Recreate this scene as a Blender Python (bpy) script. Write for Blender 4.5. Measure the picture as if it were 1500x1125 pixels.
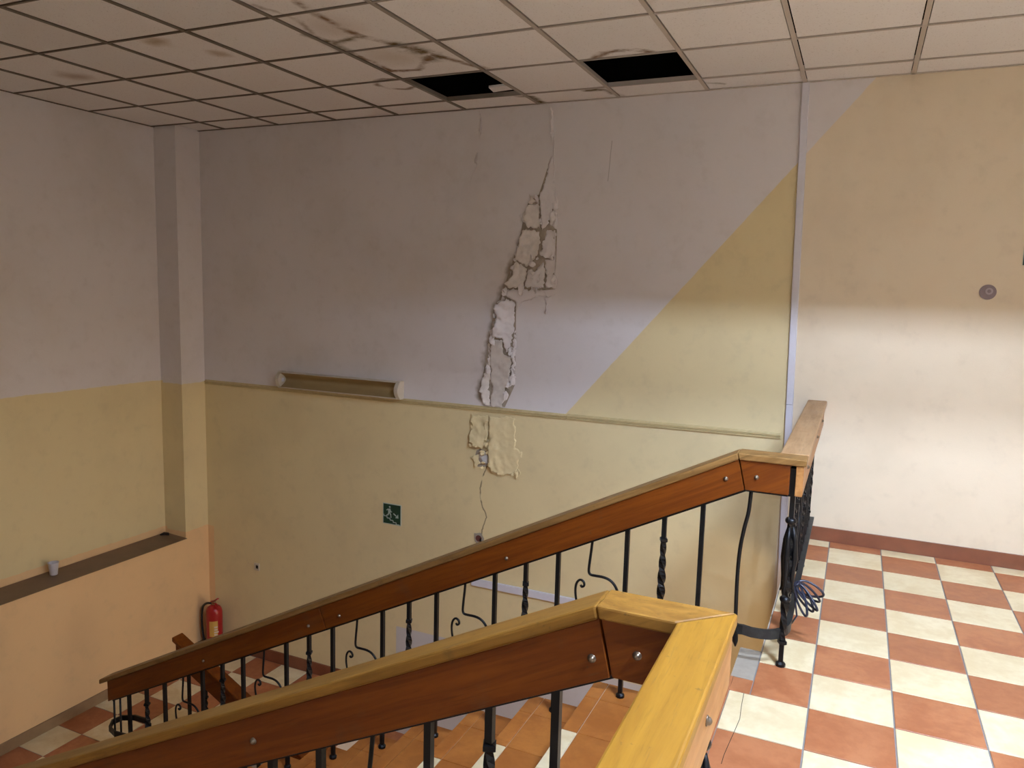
import bpy, bmesh, math, random
from mathutils import Vector, Matrix, noise
from mathutils.geometry import delaunay_2d_cdt

for o in list(bpy.data.objects):
    bpy.data.objects.remove(o, do_unlink=True)
S = bpy.context.scene
COL = S.collection

# ------------------------------------------------------------------ camera
EYE = Vector((0.0, 0.0, 1.584))
R_ = Vector((0.909652, 0.414503, 0.026842))
U_ = Vector((-0.075911, 0.102363, 0.991846))
W_ = Vector((-0.408376, 0.904273, -0.124580))
cam_d = bpy.data.cameras.new('camera')
cam = bpy.data.objects.new('camera', cam_d)
COL.objects.link(cam)
m = Matrix(((R_.x, U_.x, -W_.x), (R_.y, U_.y, -W_.y), (R_.z, U_.z, -W_.z))).to_4x4()
m.translation = EYE
cam.matrix_world = m
cam_d.sensor_width = 36.0
cam_d.lens = 1115.6 / 1500 * 36
cam_d.clip_start = 0.02
S.camera = cam

# ------------------------------------------------------------------ light
wd = bpy.data.worlds.new('world')
S.world = wd
wd.use_nodes = True
wd.node_tree.nodes['Background'].inputs[0].default_value = (0.9, 0.75, 0.6, 1)
wd.node_tree.nodes['Background'].inputs[1].default_value = 0.02

def lamp(name, loc, power, color, radius):
    d = bpy.data.lights.new(name, 'POINT')
    d.energy = power
    d.color = color
    d.shadow_soft_size = radius
    o = bpy.data.objects.new(name, d)
    COL.objects.link(o)
    o.location = loc
    return o

WARM = (1.0, 0.83, 0.68)
COOL = (0.74, 0.91, 1.19)
TUBE = 2270.0         # emission of the fluorescent tubes over the landing
# lamp in the hall under the landing, shining up the stairwell to the left wall
lamp('hall_lamp', (2.2, 4.1, -1.2), 165, (1.0, 0.82, 0.58), 0.75)

S.view_settings.view_transform = 'Standard'
S.view_settings.look = 'None'
S.view_settings.exposure = 0.15
S.view_settings.gamma = 1.0
S.view_settings.use_curve_mapping = False

# ------------------------------------------------------------------ helpers
random.seed(7)
rnd = random.Random(11)
WLOC = {}

def link(o, parent=None):
    COL.objects.link(o)
    if parent is not None:
        o.parent = parent
        o.location = Vector(o.location) - WLOC[parent.name]
        WLOC[o.name] = Vector(o.location) + WLOC[parent.name]
    else:
        WLOC[o.name] = Vector(o.location)
    return o

def tag(o, label=None, cat=None, group=None, kind=None):
    if label: o['label'] = label
    if cat: o['category'] = cat
    if group: o['group'] = group
    if kind: o['kind'] = kind
    return o

def empty(name, loc, label, cat, group=None, kind=None):
    o = bpy.data.objects.new(name, None)
    o.location = loc
    o.empty_display_size = 0.05
    link(o)
    return tag(o, label, cat, group, kind)

class MB:
    def __init__(self):
        self.v = []
        self.f = []
        self.mi = []
    def add(self, vs, fs, mi=0):
        n = len(self.v)
        self.v += [tuple(p) for p in vs]
        self.f += [tuple(i + n for i in f) for f in fs]
        self.mi += [mi] * len(fs)
        return self
    def box(self, x0, x1, y0, y1, z0, z1, mi=0):
        vs = [(x0, y0, z0), (x1, y0, z0), (x1, y1, z0), (x0, y1, z0), (x0, y0, z1), (x1, y0, z1), (x1, y1, z1), (x0, y1, z1)]
        return self.add(vs, [(0, 3, 2, 1), (4, 5, 6, 7), (0, 1, 5, 4), (1, 2, 6, 5), (2, 3, 7, 6), (3, 0, 4, 7)], mi)
    def prism_y(self, poly, y0, y1, mi=0):
        # poly of (x,z)
        n = len(poly)
        vs = [(x, y0, z) for x, z in poly] + [(x, y1, z) for x, z in poly]
        fs = [tuple(range(n)), tuple(range(2 * n - 1, n - 1, -1))]
        fs += [(i, i + n, (i + 1) % n + n, (i + 1) % n) for i in range(n)]
        return self.add(vs, fs, mi)
    def prism_z(self, poly, z0, z1, mi=0):
        n = len(poly)
        vs = [(x, y, z0) for x, y in poly] + [(x, y, z1) for x, y in poly]
        fs = [tuple(range(n - 1, -1, -1)), tuple(range(n, 2 * n))]
        fs += [(i, (i + 1) % n, (i + 1) % n + n, i + n) for i in range(n)]
        return self.add(vs, fs, mi)
    def prism_x(self, poly, x0, x1, mi=0):
        n = len(poly)
        vs = [(x0, y, z) for y, z in poly] + [(x1, y, z) for y, z in poly]
        fs = [tuple(range(n)), tuple(range(2 * n - 1, n - 1, -1))]
        fs += [(i, i + n, (i + 1) % n + n, (i + 1) % n) for i in range(n)]
        return self.add(vs, fs, mi)
    def tube(self, pts, r, n=8, closed=False, flat=None, up=None, mi=0):
        pts = [Vector(p) for p in pts]
        N = len(pts)
        rr = r if isinstance(r, (list, tuple)) else [r] * N
        rings = []
        prev = None
        for i, p in enumerate(pts):
            if closed:
                t = pts[(i + 1) % N] - pts[i - 1]
            else:
                t = pts[min(i + 1, N - 1)] - pts[max(i - 1, 0)]
            t.normalize()
            if up is not None:
                a = Vector(up).cross(t)
                if a.length < 1e-4: a = t.orthogonal()
            elif prev is None:
                a = t.orthogonal()
            else:
                a = prev - t * prev.dot(t)
            a.normalize()
            prev = a
            b = t.cross(a)
            ring = []
            for k in range(n):
                an = 2 * math.pi * (k + 0.5) / n
                ca, sa = math.cos(an), math.sin(an)
                if flat:
                    s = 1 / max(abs(ca), abs(sa)) if n == 4 else 1
                    ring.append(p + a * ca * s * flat[0] + b * sa * s * flat[1])
                else:
                    ring.append(p + (a * ca + b * sa) * rr[i])
            rings.append(ring)
        vs = [q for rg in rings for q in rg]
        fs = []
        for i in range(N if closed else N - 1):
            j = (i + 1) % N
            for k in range(n):
                fs.append((i * n + k, i * n + (k + 1) % n, j * n + (k + 1) % n, j * n + k))
        if not closed:
            fs.append(tuple(range(n - 1, -1, -1)))
            fs.append(tuple(range((N - 1) * n, N * n)))
        return self.add(vs, fs, mi)
    def lathe(self, cx, cy, prof, n=20, mi=0):
        # prof of (r,z) bottom to top
        vs = []
        for r, z in prof:
            vs += [(cx + r * math.cos(2 * math.pi * k / n), cy + r * math.sin(2 * math.pi * k / n), z) for k in range(n)]
        fs = []
        for i in range(len(prof) - 1):
            fs += [(i * n + k, i * n + (k + 1) % n, (i + 1) * n + (k + 1) % n, (i + 1) * n + k) for k in range(n)]
        fs.append(tuple(range(n - 1, -1, -1)))
        fs.append(tuple(range((len(prof) - 1) * n, len(prof) * n)))
        return self.add(vs, fs, mi)
    def mesh(self, name, mats, bevel=0, seg=2, smooth=False):
        me = bpy.data.meshes.new(name)
        me.from_pydata(self.v, [], self.f)
        for mt in (mats if isinstance(mats, (list, tuple)) else [mats]):
            me.materials.append(mt)
        for p, i in zip(me.polygons, self.mi):
            p.material_index = i
        bm = bmesh.new()
        bm.from_mesh(me)
        bmesh.ops.recalc_face_normals(bm, faces=bm.faces)
        if bevel:
            es = [e for e in bm.edges if len(e.link_faces) == 2 and e.calc_face_angle(0) > 0.5]
            bmesh.ops.bevel(bm, geom=es, offset=bevel, segments=seg, profile=0.5, affect='EDGES')
        bm.to_mesh(me)
        bm.free()
        if smooth:
            for p in me.polygons: p.use_smooth = True
        return me
    def build(self, name, mats, parent=None, bevel=0, seg=2, smooth=False, **kw):
        o = bpy.data.objects.new(name, self.mesh(name, mats, bevel, seg, smooth))
        link(o, parent)
        return tag(o, **kw) if kw else o

def place(me, name, loc, parent):
    o = bpy.data.objects.new(name, me)
    o.location = loc
    return link(o, parent)

# ------------------------------------------------------------------ node helpers
class NB:
    def __init__(self, name):
        self.mat = bpy.data.materials.new(name)
        self.mat.use_nodes = True
        self.t = self.mat.node_tree
        self.b = self.t.nodes['Principled BSDF']
    def _in(self, sock, v):
        if isinstance(v, bpy.types.NodeSocket):
            self.t.links.new(v, sock)
        elif v is not None:
            sock.default_value = v
    def n(self, typ, **props):
        nd = self.t.nodes.new(typ)
        for k, v in props.items(): setattr(nd, k, v)
        return nd
    def math(self, op, a, b=None, clamp=False):
        nd = self.n('ShaderNodeMath', operation=op, use_clamp=clamp)
        self._in(nd.inputs[0], a)
        if b is not None: self._in(nd.inputs[1], b)
        return nd.outputs[0]
    def vm(self, op, a, b=None, scale=None):
        nd = self.n('ShaderNodeVectorMath', operation=op)
        self._in(nd.inputs[0], a)
        if b is not None: self._in(nd.inputs[1], b)
        if scale is not None: self._in(nd.inputs['Scale'], scale)
        return nd.outputs['Value'] if op in ('DOT_PRODUCT', 'LENGTH', 'DISTANCE') else nd.outputs[0]
    def pos(self):
        return self.n('ShaderNodeNewGeometry').outputs['Position']
    def objco(self):
        return self.n('ShaderNodeTexCoord').outputs['Object']
    def rand(self):
        return self.n('ShaderNodeObjectInfo').outputs['Random']
    def xyz(self, v):
        nd = self.n('ShaderNodeSeparateXYZ')
        self._in(nd.inputs[0], v)
        return nd.outputs[0], nd.outputs[1], nd.outputs[2]
    def noise(self, vec, scale, detail=4, rough=0.55, col=False, dist=0.0):
        nd = self.n('ShaderNodeTexNoise')
        self._in(nd.inputs['Vector'], vec)
        nd.inputs['Scale'].default_value = scale
        nd.inputs['Detail'].default_value = detail
        nd.inputs['Roughness'].default_value = rough
        nd.inputs['Distortion'].default_value = dist
        return nd.outputs['Color'] if col else nd.outputs[0]
    def ramp(self, f, a, b):
        nd = self.n('ShaderNodeMapRange')
        nd.interpolation_type = 'SMOOTHSTEP'
        self._in(nd.inputs[0], f)
        nd.inputs[1].default_value = a
        nd.inputs[2].default_value = b
        return nd.outputs[0]
    def mix(self, f, a, b, mode='MIX'):
        nd = self.n('ShaderNodeMix', data_type='RGBA', blend_type=mode)
        self._in(nd.inputs[0], f)
        for s, v in ((nd.inputs[6], a), (nd.inputs[7], b)):
            if isinstance(v, tuple) and len(v) == 3: v = (*v, 1)
            self._in(s, v)
        return nd.outputs[2]
    def warp(self, vec, scale, amt, detail=3):
        c = self.noise(vec, scale, detail, col=True)
        d = self.vm('SUBTRACT', c, (0.5, 0.5, 0.5))
        return self.vm('ADD', vec, self.vm('SCALE', d, scale=amt))
    def segdist(self, p, a, b):
        a = Vector(a); b = Vector(b); ab = b - a
        pa = self.vm('SUBTRACT', p, tuple(a))
        t = self.math('MULTIPLY', self.vm('DOT_PRODUCT', pa, tuple(ab)), 1 / ab.length_squared, clamp=True)
        return self.vm('LENGTH', self.vm('SUBTRACT', pa, self.vm('SCALE', tuple(ab), scale=t)))
    def polydist(self, p, pts):
        d = None
        for a, b in zip(pts[:-1], pts[1:]):
            q = self.segdist(p, a, b)
            d = q if d is None else self.math('MINIMUM', d, q)
        return d
    def bump(self, h, strength=0.2, dist=0.01):
        nd = self.n('ShaderNodeBump')
        nd.inputs['Strength'].default_value = strength
        nd.inputs['Distance'].default_value = dist
        self._in(nd.inputs['Height'], h)
        self.t.links.new(nd.outputs[0], self.b.inputs['Normal'])
    def done(self, color, rough=0.6, metal=0.0, spec=None):
        if isinstance(color, tuple): color = (*color[:3], 1)
        self._in(self.b.inputs['Base Color'], color)
        self._in(self.b.inputs['Roughness'], rough)
        self.b.inputs['Metallic'].default_value = metal
        if spec is not None: self.b.inputs['Specular IOR Level'].default_value = spec
        return self.mat

def plain(name, color, rough=0.5, metal=0.0, var=0.12, scale=30):
    b = NB(name)
    nz = b.noise(b.objco(), scale, 3)
    dark = tuple(c * (1 - var * 1.6) for c in color)
    lite = tuple(min(1, c * (1 + var)) for c in color)
    return b.done(b.mix(nz, dark, lite), rough, metal)

WHITE = (0.74, 0.685, 0.68)
YELLOW = (0.76, 0.62, 0.35)
YELLOW_R = (0.78, 0.65, 0.48)
PEACH = (0.82, 0.54, 0.28)

def wall_finish(b, col, p, soil=0.35):
    n1 = b.noise(p, 1.3, 5, 0.6)
    n2 = b.noise(p, 9, 4, 0.6)
    f = b.math('MULTIPLY', b.ramp(n1, 0.42, 0.72), soil)
    col = b.mix(f, col, (0.40, 0.31, 0.19), 'MIX') if soil else col
    f2 = b.math('MULTIPLY', b.ramp(n2, 0.5, 0.8), 0.12)
    col = b.mix(f2, col, (0.30, 0.23, 0.16))
    fine = b.noise(p, 160, 3, 0.6)
    b.bump(b.math('ADD', b.math('MULTIPLY', n2, 1.2), b.math('MULTIPLY', fine, 0.35)), 0.22, 0.006)
    return col

def mat_wall_back(name, flake=False):
    b = NB(name)
    p = b.pos()
    x, y, z = b.xyz(p)
    jit = b.math('MULTIPLY', b.math('SUBTRACT', b.noise(p, 14, 2), 0.5), 0.012)
    # painted fields: diagonal, dado line, corner turn-in; paler tone low on the wall
    diag = b.math('SUBTRACT', b.math('ADD', z, jit), b.math('ADD', b.math('MULTIPLY', x, 1.168), 0.677 + 1.168 * 1.924))
    up = b.math('MULTIPLY', b.ramp(diag, -0.004, 0.004), b.ramp(z, 0.640, 0.644))
    right = b.ramp(x, -0.392, -0.388)
    base = b.mix(right, YELLOW, YELLOW_R)
    col = b.mix(up, base, WHITE)
    low = b.math('MULTIPLY', b.ramp(b.math('SUBTRACT', 0.0, z), 1.30, 1.304), b.ramp(x, -3.4, -3.396))
    col = b.mix(low, col, (0.60, 0.56, 0.55))
    turn = b.math('MULTIPLY', b.ramp(b.math('SUBTRACT', 0.0, b.math('ADD', x, jit)), 5.455, 5.459), b.ramp(b.math('SUBTRACT', 0.0, z), 0.74, 0.745))
    col = b.mix(turn, col, PEACH)
    col = wall_finish(b, col, p, 0.16)
    if not flake:
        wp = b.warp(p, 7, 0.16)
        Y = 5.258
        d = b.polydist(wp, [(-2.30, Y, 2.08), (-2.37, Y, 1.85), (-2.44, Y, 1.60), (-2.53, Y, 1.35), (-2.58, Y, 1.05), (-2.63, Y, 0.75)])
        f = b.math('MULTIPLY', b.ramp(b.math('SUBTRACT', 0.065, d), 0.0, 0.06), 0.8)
        col = b.mix(f, col, (0.20, 0.14, 0.075))  # dirt and flake shade painted along the left edge of the peeling
        # hairline cracks
        d2 = b.polydist(b.warp(p, 12, 0.03), [(-2.573, Y, .193), (-2.61, Y, .08), (-2.628, Y, .009), (-2.622, Y, -.069), (-2.60, Y, -.14), (-2.562, Y, -.218), (-2.598, Y, -.323), (-2.61, Y, -.39)])
        col = b.mix(b.math('MULTIPLY', b.ramp(b.math('SUBTRACT', 0.008, d2), 0.0, 0.006), 0.85), col, (0.16, 0.11, 0.06))
        d3 = b.polydist(b.warp(p, 6, 0.01), [(-1.66, Y, 2.62), (-1.68, Y, 2.35)])
        col = b.mix(b.math('MULTIPLY', b.ramp(b.math('SUBTRACT', 0.004, d3), 0.0, 0.003), 0.45), col, (0.16, 0.11, 0.08))
    return b.done(col, 0.62)

def mat_wall_left():
    b = NB('painted_plaster_left')
    p = b.pos()
    x, y, z = b.xyz(p)
    jit = b.math('MULTIPLY', b.math('SUBTRACT', b.noise(p, 14, 2), 0.5), 0.02)
    inn = b.ramp(b.math('SUBTRACT', 0.0, x), 5.765, 5.77)
    zz = b.math('ADD', b.math('ADD', z, jit), b.math('MULTIPLY', inn, -0.02))
    col = b.mix(b.ramp(zz, 0.640, 0.648), YELLOW, WHITE)
    low = b.ramp(b.math('SUBTRACT', 0.0, zz), 0.735, 0.742)
    col = b.mix(low, col, PEACH)
    col = wall_finish(b, col, p, 0.18)
    return b.done(col, 0.62)

M = {}
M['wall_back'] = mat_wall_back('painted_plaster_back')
M['flake'] = mat_wall_back('loose_paint', True)
M['wall_left'] = mat_wall_left()

def mat_simple_wall(name, c):
    b = NB(name)
    return b.done(wall_finish(b, (*c, 1), b.pos(), 0.15), 0.65)
M['wall_plain'] = mat_simple_wall('cream_plaster', (0.80, 0.72, 0.58))
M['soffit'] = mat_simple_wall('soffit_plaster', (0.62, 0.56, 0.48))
cb_ = NB('shaded_void_concrete')
M['concrete'] = cb_.done(cb_.mix(cb_.noise(cb_.pos(), 4, 3), (0.006, 0.0055, 0.005), (0.012, 0.011, 0.010)), 1.0, spec=0.0)  # void above the tiles: its shade is put into a near-black colour
M['grout'] = plain('grey_grout', (0.25, 0.23, 0.22), 0.85)
M['pale_screed'] = plain('pale_screed', (0.36, 0.31, 0.25), 0.7)
M['skirting'] = plain('brown_skirting', (0.23, 0.075, 0.035), 0.45, var=0.25, scale=8)
M['skirting_beige'] = plain('beige_skirting', (0.30, 0.19, 0.10), 0.55, var=0.25, scale=8)
M['sill'] = plain('brown_sill_paint', (0.20, 0.125, 0.075), 0.5, var=0.2, scale=6)
M['plastic'] = plain('white_plastic', (0.68, 0.66, 0.72), 0.4, var=0.04)
M['trim'] = plain('cream_moulding', (0.58, 0.46, 0.24), 0.5, var=0.12)
M['iron'] = plain('black_iron', (0.012, 0.012, 0.014), 0.38, 0.6, var=0.3)
M['iron_grey'] = plain('grey_iron', (0.05, 0.055, 0.06), 0.42, 0.7, var=0.4)  # greyer iron for the return bottom bars and corner scrolls
M['bolt'] = plain('dull_steel_bolt', (0.24, 0.19, 0.14), 0.35, 0.85)
M['gap'] = plain('dark_matte_brown', (0.02, 0.012, 0.008), 0.9)  # near-black brown of the tile crack, socket centre and sill lump

def mat_tile(name, c1, c2, cv):
    b = NB(name)
    p = b.pos()
    n1 = b.noise(p, 5, 5, 0.6, dist=0.6)
    n2 = b.noise(p, 26, 4, 0.6)
    col = b.mix(b.ramp(b.math('ADD', b.math('MULTIPLY', n1, 0.7), b.math('MULTIPLY', n2, 0.3)), 0.36, 0.66), c1, c2)
    col = b.mix(b.math('MULTIPLY', b.rand(), cv), col, tuple(c * 0.72 for c in c1))
    b.bump(n2, 0.08, 0.003)
    return b.done(col, b.math('ADD', 0.30, b.math('MULTIPLY', n1, 0.25)))
M['cream_tile'] = mat_tile('cream_glazed_tile', (0.72, 0.57, 0.33), (0.85, 0.73, 0.49), 0.2)
M['terra_tile'] = mat_tile('terracotta_glazed_tile', (0.37, 0.120, 0.046), (0.50, 0.200, 0.085), 0.35)

def mat_wood(name, c1, c2, axis, wear, rough=0.32):
    b = NB(name)
    p = b.pos()
    x, y, z = b.xyz(p)
    cb = b.n('ShaderNodeCombineXYZ')
    if axis == 'x':
        b._in(cb.inputs[0], b.math('MULTIPLY', x, 1.2)); b._in(cb.inputs[1], b.math('MULTIPLY', y, 16.0))
        b._in(cb.inputs[2], b.math('MULTIPLY', b.math('SUBTRACT', z, b.math('MULTIPLY', x, 0.5)), 16.0))
    else:
        b._in(cb.inputs[0], b.math('MULTIPLY', x, 16.0)); b._in(cb.inputs[1], b.math('MULTIPLY', y, 1.2)); b._in(cb.inputs[2], b.math('MULTIPLY', z, 16.0))
    v = cb.outputs[0]
    g = b.noise(v, 1.6, 6, 0.6, dist=0.8)
    g2 = b.noise(v, 7, 3, 0.6)
    col = b.mix(b.ramp(g, 0.3, 0.7), c1, c2)
    col = b.mix(b.math('MULTIPLY', b.ramp(g2, 0.5, 0.75), 0.35), col, tuple(c * 0.5 for c in c1))
    blot = b.noise(p, 6, 5, 0.65)
    col = b.mix(b.math('MULTIPLY', b.ramp(blot, 0.56, 0.74), wear), col, (0.09, 0.05, 0.022))
    scr = b.noise(v, 3.2, 6, 0.7, dist=1.5)
    col = b.mix(b.math('MULTIPLY', b.ramp(scr, 0.60, 0.72), wear * 0.9), col, (0.13, 0.075, 0.03))
    dots = b.noise(p, 38, 3, 0.6)
    col = b.mix(b.math('MULTIPLY', b.ramp(dots, 0.66, 0.74), wear), col, (0.06, 0.04, 0.02))
    b.bump(g2, 0.06, 0.002)
    return b.done(col, b.math('ADD', rough, b.math('MULTIPLY', blot, 0.25)), spec=0.22)
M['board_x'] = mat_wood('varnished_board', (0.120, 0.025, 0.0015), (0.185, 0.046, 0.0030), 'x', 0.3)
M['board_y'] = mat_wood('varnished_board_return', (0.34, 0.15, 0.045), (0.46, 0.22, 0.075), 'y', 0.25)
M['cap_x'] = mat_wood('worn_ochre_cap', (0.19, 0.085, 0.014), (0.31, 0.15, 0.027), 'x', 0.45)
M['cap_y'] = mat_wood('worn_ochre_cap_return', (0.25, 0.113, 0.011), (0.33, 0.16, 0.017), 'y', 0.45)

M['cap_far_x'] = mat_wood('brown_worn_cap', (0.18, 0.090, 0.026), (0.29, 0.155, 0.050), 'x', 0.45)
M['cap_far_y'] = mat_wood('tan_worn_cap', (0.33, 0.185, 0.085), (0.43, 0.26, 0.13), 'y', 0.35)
M['stair_tile'] = mat_tile('orange_stair_tile', (0.37, 0.115, 0.020), (0.51, 0.185, 0.036), 0.4)

def mat_ceiling_tile():
    b = NB('stained_mineral_tile')
    p = b.pos()
    base = b.mix(b.rand(), (0.80, 0.765, 0.75), (0.87, 0.83, 0.815))
    speck = b.ramp(b.noise(p, 120, 2, 0.5), 0.62, 0.72)
    base = b.mix(b.math('MULTIPLY', speck, 0.35), base, (0.30, 0.22, 0.17))
    Z = 2.91
    w = b.warp(p, 6, 0.16, 4)
    w2 = b.warp(p, 14, 0.05, 3)
    br = b.noise(p, 9, 4, 0.6)
    def line(pts, wid, amt, colr, ww=w2):
        nonlocal base
        d = b.polydist(ww, [(x, y, Z) for x, y in pts])
        f = b.ramp(b.math('SUBTRACT', wid, d), 0.0, wid)
        f = b.math('MULTIPLY', f, b.math('MULTIPLY', b.ramp(br, 0.25, 0.65), amt))
        base = b.mix(f, base, colr)
    def ring(c, r, wid, amt, colr, sx=1.0, sy=1.0):
        nonlocal base
        q = b.vm('MULTIPLY', b.vm('SUBTRACT', w2, (c[0], c[1], Z)), (sx, sy, 0.0))
        d = b.math('ABSOLUTE', b.math('SUBTRACT', b.vm('LENGTH', q), r))
        f = b.math('MULTIPLY', b.ramp(b.math('SUBTRACT', wid, d), 0, wid), b.math('MULTIPLY', b.ramp(br, 0.3, 0.6), amt))
        base = b.mix(f, base, colr)
    def blob(c, r, amt, colr):
        nonlocal base
        d = b.vm('DISTANCE', w, (c[0], c[1], Z))
        base = b.mix(b.math('MULTIPLY', b.ramp(b.math('SUBTRACT', r, d), 0, r), amt), base, colr)
    OL = (0.115, 0.075, 0.018)
    BR = (0.20, 0.11, 0.05)
    line([(-2.56, 3.05), (-2.587, 3.424), (-2.565, 3.57), (-2.444, 3.777), (-2.376, 3.959), (-2.20, 4.33)], 0.045, 1.0, BR)
    line([(-2.444, 3.777), (-2.376, 3.959), (-2.40, 4.05)], 0.11, 1.0, OL, w)
    line([(-2.376, 4.0), (-2.60, 4.232), (-2.78, 4.20), (-2.80, 3.80)], 0.04, 1.0, BR)
    line([(-2.83, 3.45), (-2.787, 3.622), (-2.565, 3.57)], 0.05, 1.0, OL)
    line([(-2.80, 3.60), (-2.81, 3.75)], 0.08, 0.9, OL)
    line([(-2.787, 3.0), (-2.72, 3.25), (-2.80, 3.5)], 0.03, 0.6, BR)
    line([(-1.78, 5.02), (-1.66, 5.03), (-1.63, 5.16), (-1.60, 5.24)], 0.05, 1.0, OL)
    line([(-2.26, 5.02), (-2.20, 5.06), (-2.19, 5.24)], 0.055, 1.0, OL)
    line([(-1.0, 5.08), (-0.9, 5.15)], 0.03, 0.5, OL)
    ring((-1.335, 4.42), 0.15, 0.045, 1.0, BR, 0.85, 1.0)
    ring((-2.93, 4.47), 0.13, 0.035, 0.8, BR)
    blob((-3.734, 3.262), 0.12, 0.7, (0.38, 0.24, 0.09))
    blob((-3.56, 3.546), 0.10, 0.6, (0.36, 0.23, 0.10))
    blob((-4.9, 3.6), 0.16, 0.6, (0.34, 0.20, 0.12))
    blob((-2.60, 3.95), 0.25, 0.35, (0.42, 0.30, 0.17))
    blob((-2.62, 3.4), 0.25, 0.3, (0.42, 0.28, 0.18))
    b.bump(b.noise(p, 120, 2, 0.5), 0.3, 0.004)
    return b.done(base, 0.9, spec=0.1)
M['ceiling_tile'] = mat_ceiling_tile()
bb = NB('two_tone_grid_bar')
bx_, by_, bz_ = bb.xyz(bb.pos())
bar_tone = bb.ramp(bb.math('ADD', bx_, bb.math('MULTIPLY', bb.noise(bb.pos(), 2.5, 4), 1.6)), -2.6, 0.2)  # bars turn darker towards the left of the ceiling, broken up by noise
M['bar'] = bb.done(bb.mix(bar_tone, (0.16, 0.125, 0.095), (0.55, 0.48, 0.42)), 0.6)

# ------------------------------------------------------------------ structure
CEIL = 2.906
XL, YB, YF, XR = -5.53, 5.258, -0.39, 3.2
MID = -1.94
RISE, GO = 0.1617, 0.336
XN = -0.377            # top nosing of the flight
Y0F, Y1F = 1.44, 3.42  # sides of the flight
T = 0.3003

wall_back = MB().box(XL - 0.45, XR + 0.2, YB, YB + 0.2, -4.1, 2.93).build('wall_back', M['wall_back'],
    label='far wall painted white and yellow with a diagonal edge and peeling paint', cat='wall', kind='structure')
wl = MB()
wl.box(-5.99, XL, -0.59, YB, -4.1, -0.80)               # below the sill
wl.box(-5.99, XL, 4.99, YB, -0.80, 2.93)                  # pier at the corner
wl.box(-5.99, XL, -0.59, -0.2, -0.80, 2.93)
wl.box(-5.99, -5.79, -0.2, 4.99, -0.80, 2.93)             # back of the recess
wall_left = wl.build('wall_left', M['wall_left'], label='left wall with a deep bricked-up window recess above peach paint', cat='wall', kind='structure')
MB().prism_y([(-5.79, -0.80), (-5.515, -0.80), (-5.515, -0.795), (-5.79, -0.780)], -0.2, 4.99).build('window_sill', M['sill'], wall_left)
MB().box(-5.99, XR, YF - 0.2, YF, -4.1, 2.93).build('wall_front', M['wall_plain'], label='cream wall behind the camera', cat='wall', kind='structure')
MB().box(XR, XR + 0.2, YF - 0.2, YB + 0.2, -4.1, 2.93).build('wall_right', M['wall_plain'], label='cream wall on the right side of the landing', cat='wall', kind='structure')

# ceiling: slab above, grid bars and loose tiles below
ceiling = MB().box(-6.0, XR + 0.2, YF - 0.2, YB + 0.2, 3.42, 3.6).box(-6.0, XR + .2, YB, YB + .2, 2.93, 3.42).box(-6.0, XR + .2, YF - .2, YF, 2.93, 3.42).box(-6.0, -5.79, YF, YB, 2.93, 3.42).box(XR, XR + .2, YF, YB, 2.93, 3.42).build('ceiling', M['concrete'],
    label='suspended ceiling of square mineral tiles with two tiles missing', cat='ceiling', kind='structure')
CX, CY = 0.1816, 4.9686
xs = [CX - 0.6 * i for i in range(-5, 11)]
ys = [CY - 0.6 * i for i in range(0, 9)]
for i, x in enumerate(xs):
    if x < -5.8 or x > XR: continue
    lim = YB
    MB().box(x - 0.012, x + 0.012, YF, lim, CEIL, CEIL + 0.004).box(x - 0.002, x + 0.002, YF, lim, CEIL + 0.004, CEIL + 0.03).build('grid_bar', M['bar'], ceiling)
for y in ys:
    xa = -5.79 if y < 4.99 else XL
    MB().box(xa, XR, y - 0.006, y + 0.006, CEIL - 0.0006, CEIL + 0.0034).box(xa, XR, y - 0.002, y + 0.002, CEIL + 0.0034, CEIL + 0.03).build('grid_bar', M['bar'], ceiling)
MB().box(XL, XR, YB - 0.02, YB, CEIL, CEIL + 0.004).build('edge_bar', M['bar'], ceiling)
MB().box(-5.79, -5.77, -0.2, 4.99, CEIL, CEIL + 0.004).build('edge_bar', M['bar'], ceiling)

def tile_mesh(name, w, d, h, ch, mat):
    a, c = w / 2, d / 2
    v = [(-a, -c, -h), (a, -c, -h), (a, c, -h), (-a, c, -h), (-a, -c, -ch), (a, -c, -ch), (a, c, -ch), (-a, c, -ch),
         (-a + ch, -c + ch, 0), (a - ch, -c + ch, 0), (a - ch, c - ch, 0), (-a + ch, c - ch, 0)]
    f = [(8, 9, 10, 11)] + [(i, (i + 1) % 4, (i + 1) % 4 + 4, i + 4) for i in range(4)] + [(i + 4, (i + 1) % 4 + 4, (i + 1) % 4 + 8, i + 8) for i in range(4)]
    return MB().add(v, f).mesh(name, mat)

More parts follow.
